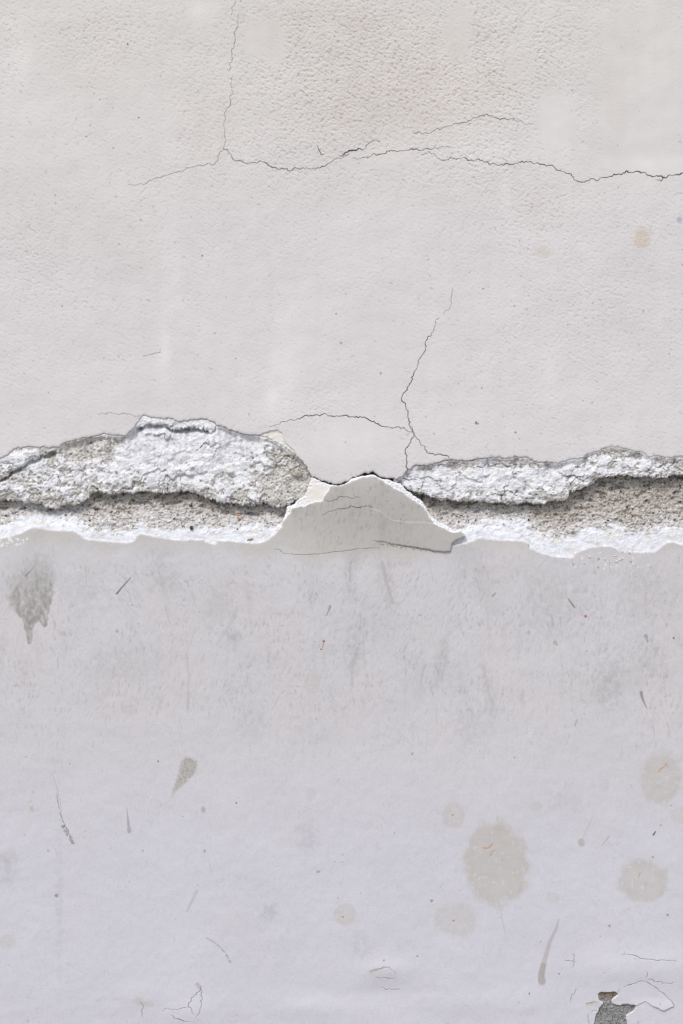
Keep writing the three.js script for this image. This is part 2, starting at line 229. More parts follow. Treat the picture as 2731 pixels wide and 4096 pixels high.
// a sheet on a grid of cells; cells near a broken edge or a crack are split N x N; cells off the sheet are dropped
function sheet(xs, ys, N, z, keep, fine, crackId, tex) {
  const nx = xs.length - 1, ny = ys.length - 1, isFine = new Uint8Array(nx * ny), on = new Uint8Array(nx * ny);
  for (let j = 0; j < ny; j++) for (let i = 0; i < nx; i++) {
    const o = j * nx + i; let f = false, any = false;
    for (let b = 0; b < 3; b++) for (let a = 0; a < 3; a++) { const x = mix(xs[i], xs[i + 1], a / 2), y = mix(ys[j], ys[j + 1], b / 2); if (!any && keep(x, y)) any = true; if (!f && fine(x, y)) f = true; }
    isFine[o] = f ? 1 : 0; on[o] = any ? 1 : 0;
  }
  const FW = nx * N + 1, ids = new Map(), pos = [], out = new Map([[0, []]]), fineAt = (i, j) => i < 0 || j < 0 || i >= nx || j >= ny ? 1 : isFine[j * nx + i];
  const px = (u) => { const i = Math.min(nx - 1, Math.floor(u / N)); return mix(xs[i], xs[i + 1], (u - i * N) / N); }, py = (v) => { const j = Math.min(ny - 1, Math.floor(v / N)); return mix(ys[j], ys[j + 1], (v - j * N) / N); };
  const vert = (u, v) => {
    const key = v * FW + u; let id = ids.get(key); if (id !== undefined) return id;
    const x = px(u), y = py(v), mu = u % N, mv = v % N; let h;
    const ci = Math.floor(u / N), cj = Math.floor(v / N);
    if (mu && !mv && !(fineAt(ci, cj) && fineAt(ci, cj - 1))) h = mix(z(px(ci * N), y), z(px(ci * N + N), y), mu / N);
    else if (mv && !mu && !(fineAt(ci, cj) && fineAt(ci - 1, cj))) h = mix(z(x, py(cj * N)), z(x, py(cj * N + N)), mv / N);
    else h = z(x, y);
    id = pos.length / 3; pos.push(x, y, h); ids.set(key, id); return id;
  };
  for (let j = 0; j < ny; j++) for (let i = 0; i < nx; i++) {
    const o = j * nx + i; if (!on[o]) continue;
    const n = isFine[o] ? N : 1, st = N / n;
    for (let b = 0; b < n; b++) for (let a = 0; a < n; a++) {
      const u = i * N + a * st, v = j * N + b * st;
      if (n > 1 && !keep(px(u), py(v)) && !keep(px(u + st), py(v)) && !keep(px(u), py(v + st)) && !keep(px(u + st), py(v + st))) continue;
      const id = n > 1 && crackId ? crackId(px(u) + 0.5, py(v) + 0.5) : 0;
      if (!out.has(id)) out.set(id, []);
      const A0 = vert(u, v), B0 = vert(u + st, v), C0 = vert(u, v + st), D0 = vert(u + st, v + st);
      ((u + v) / st) & 1 ? out.get(id).push(A0, C0, B0, B0, C0, D0) : out.get(id).push(A0, C0, D0, A0, D0, B0);
    }
  }
  const result = [];
  for (const [id, idx] of [...out]) if (id) {        // one mesh per connected run of a crack; crumbs of one go back to the sheet
    const up = new Map(), find = (v) => { while (up.get(v) !== v) v = up.get(v); return v; };
    for (const v of idx) if (!up.has(v)) up.set(v, v);
    for (let i = 0; i < idx.length; i += 3) { const a = find(idx[i]); for (const k of [1, 2]) { const b = find(idx[i + k]); if (b !== a) up.set(b, a); } }
    const runs = new Map(); for (let i = 0; i < idx.length; i += 3) { const q = find(idx[i]); if (!runs.has(q)) runs.set(q, []); runs.get(q).push(idx[i], idx[i + 1], idx[i + 2]); }
    out.delete(id); let n = 0; for (const q of runs.values()) if (q.length < 3 * 60) out.get(0).push(...q); else out.set(id + 1000 * n++, q);
  }
  for (const [id, idx] of out) {
    if (id === 0) { result.push([0, geometry(pos, idx, tex)]); continue; }
    const re = new Map(), p = [], k = idx.map((v) => { let r = re.get(v); if (r === undefined) { r = p.length / 3; re.set(v, r); p.push(pos[v * 3], pos[v * 3 + 1], pos[v * 3 + 2]); } return r; });
    result.push([id % 1000, geometry(p, k, tex)]);
  }
  return result;
}
function grid(nu, nv, fn, tex) {        // fn(i, j) -> [x, y, z]
  const pos = [], idx = [];
  for (let j = 0; j <= nv; j++) for (let i = 0; i <= nu; i++) pos.push(...fn(i, j));
  const w = nu + 1;
  for (let j = 0; j < nv; j++) for (let i = 0; i < nu; i++) { const a = j * w + i; idx.push(a, a + w, a + 1, a + 1, a + w, a + w + 1); }
  return geometry(pos, idx, tex);
}

// ---------------------------------------------------------------- textures: colour and fine relief only
const LIN = (c) => { c = clamp(c / 255); return c <= 0.04045 ? c / 12.92 : Math.pow((c + 0.055) / 1.055, 2.4); };
const ALB = 0.83, ENC = new Uint8Array(2049);
for (let i = 0; i <= 2048; i++) { const l = LIN(i / 2048 * 255) * ALB; ENC[i] = Math.round(255 * (l <= 0.0031308 ? l * 12.92 : 1.055 * Math.pow(l, 1 / 2.4) - 0.055)); }
const enc = (c) => ENC[Math.round(clamp(c / 255) * 2048)];
class Tex {
  constructor(x0, y0, x1, y1, W, H) { Object.assign(this, { x0, y0, w: x1 - x0, h: y1 - y0, W, H }); this.c = new Float32Array(W * H * 3); this.b = new Float32Array(W * H); }
  fill(fn) { const c = [0, 0, 0, 0]; for (let j = 0; j < this.H; j++) for (let i = 0; i < this.W; i++) { const o = j * this.W + i; fn(this.x0 + (i + 0.5) * this.w / this.W, this.y0 + (j + 0.5) * this.h / this.H, c); this.c[o * 3] = c[0]; this.c[o * 3 + 1] = c[1]; this.c[o * 3 + 2] = c[2]; this.b[o] = c[3]; } return this; }
  stamp(xa, ya, xb, yb, col, fn, db = 0) {      // fn(x, y) -> cover 0..1
    const { W, H } = this, i0 = Math.max(0, Math.floor((xa - this.x0) / this.w * W)), i1 = Math.min(W - 1, Math.ceil((xb - this.x0) / this.w * W)), j0 = Math.max(0, Math.floor((ya - this.y0) / this.h * H)), j1 = Math.min(H - 1, Math.ceil((yb - this.y0) / this.h * H));
    for (let j = j0; j <= j1; j++) for (let i = i0; i <= i1; i++) {
      const a = fn(this.x0 + (i + 0.5) * this.w / W, this.y0 + (j + 0.5) * this.h / H); if (a <= 0) continue;
      const o = (j * W + i) * 3; for (let k = 0; k < 3; k++) this.c[o + k] = mix(this.c[o + k], col[k], a); this.b[j * W + i] += db * a;
    }
  }
  line(pts, r0, r1, col, al, grain = 0) {        // a smear or scratch that tapers from r0 to r1
    let n = pts.length - 1;
    for (let k = 0; k < n; k++) { const [ax, ay] = pts[k], [bx, by] = pts[k + 1], ra = mix(r0, r1, k / n), rb = mix(r0, r1, (k + 1) / n), R = Math.max(ra, rb) + 3, vx = bx - ax, vy = by - ay, L = vx * vx + vy * vy;
      this.stamp(Math.min(ax, bx) - R, Math.min(ay, by) - R, Math.max(ax, bx) + R, Math.max(ay, by) + R, col, (x, y) => { const t0 = ((x - ax) * vx + (y - ay) * vy) / L; if ((t0 < 0 && k > 0) || t0 > 1 && k < n - 1) return 0; const t = clamp(t0), d = Math.hypot(x - ax - t * vx, y - ay - t * vy), r = mix(ra, rb, t); return al * ss(r + 1, Math.max(0, r - 1.6), d) * (grain ? ss(grain - 0.4, grain, fbm(x / 7, y / 10, 2) + 0.35) : 1); }); }
  }
  speck(x, y, r, col, al) { const e = 0.6 + rnd() * 0.8, o = rnd() * 90; this.stamp(x - r * 2, y - r * 2, x + r * 2, y + r * 2, col, (a, b) => al * ss(1.15, 0.65, Math.hypot((a - x) / r, (b - y) / (r * e)) + 0.35 * gn(a / r / 1.4 + o, b / r / 1.4))); }
  maps(repeat) {
    const { W, H } = this, u = new Uint8Array(W * H * 4), f = new Float32Array(W * H * 4);
    for (let i = 0; i < W * H; i++) { u[i * 4] = enc(this.c[i * 3]); u[i * 4 + 1] = enc(this.c[i * 3 + 1]); u[i * 4 + 2] = enc(this.c[i * 3 + 2]); u[i * 4 + 3] = 255; const b = clamp(this.b[i]); f[i * 4] = f[i * 4 + 1] = f[i * 4 + 2] = b; f[i * 4 + 3] = 1; }
    const a = new THREE.DataTexture(u, W, H, THREE.RGBAFormat), b = new THREE.DataTexture(f, W, H, THREE.RGBAFormat, THREE.FloatType);
    a.colorSpace = THREE.SRGBColorSpace;
    for (const t of [a, b]) { t.magFilter = THREE.LinearFilter; t.minFilter = THREE.LinearFilter; t.wrapS = t.wrapT = THREE.MirroredRepeatWrapping; t.needsUpdate = true; }
    this.c = this.b = null;
    return { map: a, bumpMap: b };
  }
}
function low8(x0, y0, x1, y1, st, fn) {  // a slow function sampled coarsely
  const w = Math.ceil((x1 - x0) / st) + 2, h = Math.ceil((y1 - y0) / st) + 2, d = new Float32Array(w * h);
  for (let j = 0; j < h; j++) for (let i = 0; i < w; i++) d[j * w + i] = fn(x0 + i * st, y0 + j * st);
  return (x, y) => { const fx = (x - x0) / st, fy = (y - y0) / st, i = clamp(fx | 0, 0, w - 2), j = clamp(fy | 0, 0, h - 2), u = fx - i, v = fy - j, o = j * w + i; return mix(mix(d[o], d[o + 1], u), mix(d[o + w], d[o + w + 1], u), v); };
}
const TX0 = -170, TX1 = 2902;
// upper plaster: roughcast under old distemper, worn smooth in places
const roughSpots = [[1300, 330, 330, 330, 0.85], [1880, 320, 300, 260, 0.8], [1550, 150, 500, 200, 0.4], [2100, 200, 260, 240, 0.45], [420, 150, 180, 150, 0.4], [1120, 620, 120, 90, 0.3], [1950, 680, 200, 90, 0.5], [2180, 830, 180, 110, 0.4], [2350, 1250, 350, 300, 0.25], [120, 1050, 260, 220, 0.25], [700, 500, 260, 300, 0.2], [30, 200, 60, 200, 0.3], [1280, 1600, 90, 160, 0.2]];
const smoothSpots = [[1030, 160, 70, 80, 1], [1100, 180, 45, 110, 1], [1830, 140, 60, 130, 0.9], [2220, 480, 80, 130, 1], [2560, 350, 190, 380, 0.75], [2080, 240, 60, 120, 0.6], [560, 480, 150, 220, 0.35], [1200, 1350, 300, 200, 0.3], [1400, 1780, 180, 120, 0.55], [800, 40, 60, 80, 0.6], [2600, 640, 220, 60, 0.9], [1500, 640, 160, 40, 0.7]];
const paleSpots = [[1930, 600, 170, 66, 10, 0], [1560, 612, 170, 34, 9, 0], [2220, 520, 80, 120, 7, 0], [2620, 650, 210, 36, 10, 0], [2580, 250, 100, 300, 3, 0], [690, 1050, 44, 170, 8, 0], [655, 1400, 34, 150, 9, 0], [1140, 1450, 60, 150, 8, 0], [1100, 1620, 50, 60, 8, 0], [800, 50, 50, 70, 9, 0], [2020, 770, 24, 80, 9, 0], [70, 250, 60, 260, 7, 0], [2190, 1500, 50, 130, 6, 0], [1200, 1280, 80, 120, 3, 0], [1130, 1600, 120, 60, 3, 0], [2330, 1500, 180, 120, 2, 0],
  [1350, 350, 330, 320, -6, 5], [1850, 260, 320, 220, -6, 4.5], [1300, 80, 400, 120, -6, 4], [420, 200, 300, 240, -2, 3], [850, 520, 160, 200, -3, 4], [180, 900, 300, 260, -4, 2], [2160, 830, 90, 90, -6, 3], [550, 1080, 200, 200, -5, 2], [2450, 450, 60, 180, -3, 3], [2420, 1200, 240, 220, -5, 1], [1980, 740, 160, 60, -5, 3], [2550, 150, 200, 200, -3, 3], [1650, 420, 300, 160, -3, 5], [1260, 1850, 90, 70, -3, -1]];
const uWin = [TX0, -170, TX1, 1972, 14], lRough = low8(...uWin, (x, y) => { let am = 0.34 + 0.14 * gn(x / 240 + 7, y / 260) - 0.06 * ss(900, 1700, y); for (const [a, b, p, q, k] of roughSpots) am += k * gauss(x, y, a, b, p, q); return am; });
const lSmooth = low8(...uWin, (x, y) => { let sm = 0; for (const [a, b, p, q, k] of smoothSpots) sm = Math.max(sm, k * ss(0.25, 0.55, gauss(x, y, a, b, p, q) + 0.18 * gn(x / 60, y / 60))); return sm; });
const lPale = low8(...uWin, (x, y) => { let dv = 3.2 * fbm(x / 330, y / 420, 3); for (const [a, q, p, e, k] of paleSpots) dv += k * gauss(x, y, a, q, p, e) * (0.75 + 0.5 * fbm(x / 70, y / 90, 2)); return dv; });
const lWarm = low8(...uWin, (x, y) => { let w = 0; for (const [a, q, p, e, , k] of paleSpots) w += k * gauss(x, y, a, q, p, e) * (0.75 + 0.5 * fbm(x / 70, y / 90, 2)); return w; });
const tU = new Tex(TX0, -170, TX1, 1972, 2048, 1428).fill((x, y, c) => {
  const sm = lSmooth(x, y), am = clamp(lRough(x, y), 0.1, 1.15) * (1 - 0.85 * sm);
  const wx = x + 4 * gn(x / 34, y / 34), wy = y + 4 * gn(x / 34 + 40, y / 34), u = wx * 0.83 + wy * 0.56, v = -wx * 0.56 + wy * 0.83;
  const g = gn(u / 18, v / 12.5) * 0.7 + gn(u / 9.5 + 8, v / 7.5) * 0.55, g2 = fbm(x / 5, y / 5, 2);
  const dim = ss(0.26, 0.62, -g) * am, lone = ss(0.5, 0.62, -gn(u / 19 + 77, v / 12)) * ss(0.2, 0.6, gn(x / 55, y / 47 + 60)) * (1 - sm) * ss(-0.1, 0.4, am);
  c[3] = 0.5 + 0.24 * g * am - 0.14 * dim - 0.13 * lone + 0.025 * g2 + 0.02 * gn(x / 3, y / 3);
  const t = ss(0, 1500, y); let r = mix(215, 216, t), gg = mix(213, 214, t), b = mix(214.5, 219, t), warm = lWarm(x, y), dv = lPale(x, y) + 1.6 * gn(x / 46, y / 70) + 1.4 * g2;
  const st = gn(x / 38 + 3, y / 420) * 1.3;
  dv += st - dim * 12 - lone * 18;
  warm += dim * (2 + Math.max(0, warm) * 1.3);
  const wt = fChip.at(x, y, -24); if (wt > -1) { const k = ss(-0.6, 0.6, wt), e = 8 * fbm(x / 13, y / 13, 3); r = mix(r, 232 + e, k); gg = mix(gg, 230 + e, k); b = mix(b, 226 + e, k); }
  const s = fUp.at(x, y, 24); if (s < 5) { const k = ss(3.5, -0.5, s + 2 * gn(x / 8, y / 8)); r = mix(r, 190, k * 0.8); gg = mix(gg, 193, k * 0.8); b = mix(b, 192, k * 0.8); }
  c[0] = r + dv + warm * 0.3; c[1] = gg + dv; c[2] = b + dv - warm * 0.6;
});
for (let i = 0; i < 360; i++) tU.speck(TX0 + rnd() * 3072, -170 + rnd() * 2100, 1.6 + rnd() * rnd() * 3.4, [138, 134, 131], 0.3 + rnd() * 0.4);
for (const [x, y, r] of [[512, 175, 5], [465, 172, 3], [378, 373, 4], [400, 397, 4], [347, 545, 5], [1925, 1552, 5], [1902, 1692, 6], [1910, 1695, 4], [2060, 1730, 5], [1920, 1485, 3], [1515, 566, 4], [250, 1225, 4], [556, 470, 5], [810, 1023, 4], [1930, 1155, 4]]) tU.speck(x, y, r * 0.85, [104, 97, 90], 0.7);
tU.line([[573, 1425], [600, 1419], [620, 1413], [646, 1408]], 1.8, 2.2, [130, 126, 124], 0.7, 0.42);
tU.stamp(2490, 880, 2640, 1040, [205, 194, 186], (x, y) => 0.85 * ss(0.25, 0.85, gauss(x, y, 2565, 955, 46, 52) + 0.28 * fbm(x / 24, y / 24, 3)));
tU.stamp(2090, 950, 2260, 1080, [205, 201, 196], (x, y) => 0.8 * ss(0.3, 0.9, gauss(x, y, 2165, 1008, 46, 32) + 0.3 * fbm(x / 26, y / 26, 3)));
tU.stamp(2690, 850, 2740, 910, [176, 180, 196], (x, y) => 0.9 * ss(0.45, 0.8, gauss(x, y, 2715, 880, 14, 18) + 0.35 * fbm(x / 8, y / 8, 2)));
tU.line([[2690, 780], [2710, 772], [2740, 776]], 2, 1, [150, 150, 160], 0.6, 0.3);

// lower plaster: thick smooth paint, scuffed and stained
const tL = new Tex(TX0, 1880, TX1, 4280, 2048, 1600).fill((x, y, c) => {
  const band = ss(2170, 2330, y) * ss(3150, 2650, y + 160 * gn(x / 500, 2)), down = ss(2700, 3600, y);
  const xt = x - (y - 2900) * 0.18 * gn(x / 420 + 3, y / 500), brush = gn(xt / 12 + 1.2 * gn(x / 60, y / 90), y / 34) * 0.7 + gn(xt / 7 + 30, y / 19) * 0.45, smear = gn(xt / 26 + 0.8 * gn(x / 90, y / 200), y / 190), cloud = fbm(x / 300, y / 260 + 5, 4), fine = fbm(x / 6, y / 6, 2);
  const patchy = ss(-0.4, 0.35, fbm(x / 150 + 50, y / 170, 3));
  let dv = 3 * cloud + 2.2 * fine + 2.4 * gn(x / 11, y / 13) - 9 * ss(0.3, 0.65, gn(x / 12 + 5, y / 16)) * ss(-0.2, 0.4, gn(x / 130, y / 150 + 60)) * (0.45 + 0.55 * band) - band * (17 * ss(0.08, 0.7, brush) * patchy + 4.5 * ss(0.1, 0.75, smear) + 8 * ss(-0.1, 0.6, cloud)) - (1 - band) * 6 * ss(0.12, 0.75, brush) * patchy - 14 * ss(0.42, 0.7, gn(x / 8 + 70, y / 13)) * ss(0.05, 0.5, gn(x / 95 + 12, y / 120)) * (0.25 + 0.75 * band);
  let r = mix(205, 206.5, down), g = mix(203.5, 206, down), b = mix(211, 218, down), warm = 1.5 * ss(0.05, 0.6, gn(x / 210 + 9, y / 330)) * (0.4 + band);
  const p = fPaint.at(x, y, 30), old = Math.max(ss(2235, 2140, y + 34 * gn(x / 120, 8) - (x > 900 && x < 1800 ? 55 * gauss(x, 0, 1400, 0, 400, 1) : 0)), 0);   // older, warmer paint bared below the hole
  r = mix(r, 195, old); g = mix(g, 193, old); b = mix(b, 194, old);
  const flap = ss(0.12, 0.6, gauss(x, y, 1440, 2030, 330, 165) + 0.12 * fbm(x / 60, y / 60, 3)) * ss(2228, 2200, y + 0.05 * (x - 1300));
  r = mix(r, 187, flap); g = mix(g, 184.5, flap); b = mix(b, 184, flap);
  const fk = fFlake.at(x, y, -30); if (fk > -3) { const k = ss(-3, 3, fk) * ss(1460, 1600, x) * 0.8; r = mix(r, 178, k); g = mix(g, 177, k); b = mix(b, 177, k); }
  dv -= flap * (15 * ss(0.15, 0.6, gn(x / 9 + y / 50, y / 30)) * ss(-0.4, 0.3, fbm(x / 90, y / 90, 2)) + 22 * ss(0.35, 0.7, gn(x / 11, y / 8)) * ss(-0.1, 0.5, gn(x / 60, y / 50 + 4)) + 8 * ss(0, 0.6, fbm(x / 60, y / 90 + 11, 3)));
  warm += 3.5 * ss(0.1, 0.7, fbm(x / 260, y / 60 + 4, 3)) * ss(3880, 4020, y);
  dv -= 5 * ss(0.1, 0.7, fbm(x / 260, y / 60 + 4, 3)) * ss(3880, 4020, y) - 2.5 * gauss(x, y, 2560, 3900, 240, 90);
  if (p < 3) { const k = ss(1.2, -0.2, p), e = 9 * fbm(x / 12, y / 12, 3); const cream = gauss(x, y, 1270, 1975, 45, 45) * 8; r = mix(r, 236 + e, k); g = mix(g, 237 + e - cream * 0.6, k); b = mix(b, 243 + e - cream * 1.8, k); dv *= 1 - k; }
  const q = fPatch.at(x, y, -24); if (q > -4) { const k = ss(-2.6, -1.4, q); r = mix(r, 232, k); g = mix(g, 232, k); b = mix(b, 238, k); }
  warm *= 1 - 0.8 * flap; c[0] = r + dv + warm * 0.4; c[1] = g + dv; c[2] = b + dv - warm * 0.9;
  c[3] = 0.5 - 0.07 * brush * (0.5 + band) + 0.07 * gn(x / 30, y / 34) + 0.05 * fine + 0.1 * gn(x / 75 + 4, y / 80) - 0.05 * ss(0.5, 0.8, gn(x / 12, y / 10 + 90));
});
{
  const G = [141, 140, 138], inPoly = (p) => new Field(Math.min(...p.map((q) => q[0])) - 60, Math.min(...p.map((q) => q[1])) - 60, Math.max(...p.map((q) => q[0])) + 60, Math.max(...p.map((q) => q[1])) + 60, 60, 2).polys([p]);
  // big grey run of dirt below the left hole
  const run = rough(LL(120, 130, 195, 105, 240, 190, 250, 290, 240, 345, 222, 420, 219, 460, 208, 470, 195, 462, 182, 440, 160, 458, 152, 480, 150, 530, 142, 548, 128, 545, 122, 510, 112, 460, 100, 430, 70, 400, 40, 340, 40, 270, 70, 190), 0.12), fR = inPoly(run);
  tL.stamp(fR.x0, fR.y0, fR.x1, fR.y1, G, (x, y) => { const d = fR.at(x, y, -60), low1 = ss(2210, 2480, y + 0.55 * (x - 110)), n = fbm(x / 16, y / 24, 3); return ss(mix(-50, -2, low1), mix(60, 3, low1), d + mix(26, 3, low1) * n) * (0.17 + 0.62 * low1) * (0.74 + 0.85 * n + 0.25 * gn(x / 22, y / 90)) + 0.16 * ss(0, 30, d) * ss(0.1, 0.5, gn((x - 195) / 30, (y - 2410) / 70)); });
  const wedge = inPoly(rough([...LL(835, 1085, 850, 1070, 880, 1068, 905, 1085, 905, 1115, 890, 1146), ...BL(860, 35, 835, 58, 815, 75, 788, 112, 782, 108, 800, 62, 818, 10)], 0.15));
  tL.stamp(wedge.x0, wedge.y0, wedge.x1, wedge.y1, [163, 161, 156], (x, y) => 0.85 * ss(-6, 6, wedge.at(x, y, -60) + 7 * fbm(x / 14, y / 18, 3)) * (0.8 + 0.8 * fbm(x / 9, y / 9, 2)) * ss(3215, 3130, y));
  for (const [x, y, rx, ry, a] of [[1982, 3453, 138, 168, 0.82], [2570, 3525, 98, 90, 0.7], [2640, 3115, 82, 112, 0.66], [1812, 3258, 48, 52, 0.5], [1822, 3678, 88, 72, 0.42], [1382, 3660, 44, 46, 0.5], [2140, 3226, 28, 24, 0.35], [2210, 3590, 28, 22, 0.3], [1250, 2735, 36, 42, 0.4], [2385, 2785, 40, 40, 0.25], [520, 2840, 34, 22, 0.35], [40, 3430, 40, 30, 0.3], [1245, 3175, 24, 30, 0.25], [30, 3765, 40, 30, 0.3], [2720, 3260, 40, 36, 0.4], [2415, 3140, 22, 26, 0.25], [950, 3700, 140, 50, 0.12]])
    tL.stamp(x - rx * 1.7, y - ry * 1.7, x + rx * 1.7, y + ry * 1.7, [188, 184, 180], (px, py) => { const u = (px - x) / rx, v = (py - y) / ry, st = 0.07 * gn(px / 7 + x, py / 44) + 0.3 * fbm(px / 70 + x, py / 64, 4); return 0.95 * a * ss(1.12, 0.8, Math.hypot(u, v) + st) * (0.8 + 0.34 * fbm(px / 44, py / 60 + x, 4) + 0.1 * ss(0.4, 0.95, Math.hypot(u, v))) * (1 - 0.7 * ss(0.46, 0.6, gn(px / 14 + y, py / 20))); });
  const rust = [194, 150, 118];
  tL.line(BR(646, 338, 662, 342, 678, 335, 690, 322), 3, 3.6, rust, 0.85, 0.15); tL.line(BR(700, 352, 690, 358, 684, 372), 3, 3, rust, 0.7, 0.2);
  tL.line(BR(735, 390, 745, 398), 3, 2, rust, 0.4); tL.line(BR(1362, 472, 1370, 455), 3, 3, [196, 160, 110], 0.75); tL.line(LR(1455, 1135, 1465, 1118, 1480, 1112, 1490, 1098), 3, 3.5, rust, 0.75, 0.15); tL.line(LR(1490, 1098, 1496, 1112), 2.5, 2, rust, 0.7);
  for (const [x, y, r, col] of [[1298, 2565, 7, [120, 52, 40]], [1286, 2597, 5, [120, 52, 40]], [2340, 2464, 7, [150, 45, 40]], [2692, 2553, 5, [130, 45, 40]], [2641, 3301, 5, [150, 80, 60]], [2609, 3428, 5, [150, 80, 70]], [2436, 3704, 6, [165, 110, 85]], [2668, 3660, 6, [150, 120, 90]], [1808, 3259, 6, [170, 130, 85]], [1812, 3683, 6, [140, 95, 55]], [1369, 3668, 5, [175, 95, 70]], [228, 3581, 9, [140, 120, 95]], [195, 3403, 5, [180, 140, 90]], [100, 3341, 5, [180, 155, 110]], [105, 3027, 4, [190, 140, 90]], [2680, 3222, 5, [170, 110, 70]], [2054, 3030, 6, [175, 140, 115]], [1646, 3015, 6, [140, 140, 150]], [1724, 3603, 7, [130, 128, 125]], [1667, 3825, 5, [90, 88, 86]], [1533, 3841, 4, [90, 88, 86]], [634, 3045, 4, [90, 70, 60]], [947, 3212, 4, [60, 58, 60]], [815, 3240, 12, [160, 162, 172]], [1275, 3486, 11, [150, 152, 160]], [470, 2525, 8, [150, 150, 152]], [935, 2550, 18, [180, 180, 184]], [2234, 3895, 5, [95, 90, 88]], [2115, 3974, 4, [90, 88, 84]], [820, 3404, 6, [140, 140, 146]], [127, 3205, 9, [190, 187, 175]], [120, 3207, 7, [188, 184, 170]], [128, 3234, 11, [186, 182, 168]], [132, 3168, 8, [182, 182, 180]], [2113, 2530, 8, [165, 165, 168]]]) tL.speck(x, y, r * 0.85, col, 0.62);
  tL.line([[1291, 2590], [1296, 2572]], 1, 1.5, [130, 70, 56], 0.7);
  tL.line(LL(538, 315, 560, 288, 580, 266, 603, 240), 3.8, 1.5, [105, 112, 114], 0.9); tL.line(LL(118, 235, 135, 218, 160, 188), 3.2, 0.8, [125, 130, 130], 0.85);
  tL.line(BL(240, -10, 255, 35, 266, 75, 278, 120, 284, 175), 1.2, 1.4, [150, 150, 158], 0.5, 0.25); tL.line(BL(262, 90, 270, 140, 278, 175, 290, 215, 305, 245, 318, 262), 2, 2.8, [120, 122, 130], 0.7, 0.38); tL.line(BL(292, 240, 306, 268, 322, 285, 336, 315), 8, 7, [120, 122, 130], 0.75, 0.5);
  tL.line(BL(584, 155, 588, 195, 593, 240, 596, 262), 1, 9, [150, 150, 158], 0.6, 0.1); tL.line(BL(560, 290, 612, 284), 6, 3, [205, 205, 212], 0.4);
  tL.line(BL(860, 630, 880, 590, 905, 538), 5, 7, [190, 187, 196], 0.75);
  tL.line(BR(918, 955, 914, 935, 922, 890, 935, 840, 955, 770, 985, 710, 995, 670), 16, 3, [174, 170, 172], 0.62, -0.15); tL.line(BR(918, 950, 914, 925, 925, 880), 14, 12, [160, 156, 155], 0.5, 0.05);
  tL.line(BR(1100, 318, 1098, 310), 14, 13, [178, 176, 172], 0.7, 0); tL.line(BR(1108, 292, 1130, 240, 1160, 180), 5, 3, [190, 188, 190], 0.45, 0);
  tL.line(BR(715, 570, 730, 640, 748, 730), 4, 3, [190, 187, 188], 0.5);
  tL.line(LR(1038, 338, 1048, 352, 1066, 376), 2.2, 4.6, [120, 122, 128], 0.85, 0.1); tL.line(LR(1374, 770, 1378, 790, 1386, 812, 1400, 842), 7, 1.5, [138, 140, 142], 0.85); tL.line(LR(690, 326, 706, 312), 4, 2, [140, 138, 136], 0.8);
  tL.line(BR(1430, 280, 1440, 265), 3.5, 2.5, [80, 82, 98], 0.9); tL.line(LR(1395, 510, 1400, 520, 1405, 538), 8, 3, [148, 152, 166], 0.8, 0.1); tL.line(LR(978, 540, 988, 552), 9, 4, [160, 158, 150], 0.7, 0.1);
  tL.line(LR(40, 170, 34, 210, 36, 260), 5, 3, [168, 168, 170], 0.55, 0); tL.line(LR(185, 170, 195, 230, 215, 300, 235, 360), 8, 5, [176, 176, 178], 0.55, 0); tL.line(LR(480, 600, 470, 660, 455, 720), 6, 4, [186, 186, 192], 0.5); tL.line(LR(650, 650, 665, 730, 690, 830), 6, 4, [186, 186, 192], 0.5); tL.line(LR(70, 570, 48, 640, 45, 740), 9, 6, [184, 184, 190], 0.6, 0.1); tL.line(LR(905, 270, 918, 350), 4, 4, [184, 184, 188], 0.5); tL.line(LR(1045, 960, 1028, 1010), 3, 2, [176, 176, 180], 0.5); tL.line(LR(1078, 895, 1068, 925), 2, 2, [140, 140, 140], 0.7);
  tL.line(LL(1518, 372, 1508, 400, 1500, 416), 5, 2, [140, 140, 142], 0.75, 0.05); tL.line(LL(862, 600, 868, 700, 862, 850), 5, 5, [188, 188, 192], 0.5); tL.line(LL(760, 370, 780, 450), 5, 3, [184, 184, 188], 0.55); tL.line(LL(245, 90, 246, 150), 2, 2, [176, 172, 170], 0.5); tL.line(LL(1080, 400, 1050, 470, 1000, 540), 9, 6, [186, 186, 192], 0.5, 0); tL.line(LL(870, 770, 862, 860), 6, 5, [184, 184, 190], 0.5);
  
  const smudge = (x, y, rx, ry, col, al, sl = 0) => tL.stamp(x - rx * 2, y - ry * 2, x + rx * 2, y + ry * 2, col, (px, py) => { const q = px + sl * (py - y); return al * ss(0.15, 1.0, gauss(q, py, x, y, rx, ry) * (0.8 + 1.0 * fbm(px / 22 + sl, py / 30, 4)) + 0.12 * gn(px / 6, py / 8)) * (0.75 + 0.3 * gn(px / 7 + 9, py / 10)); });
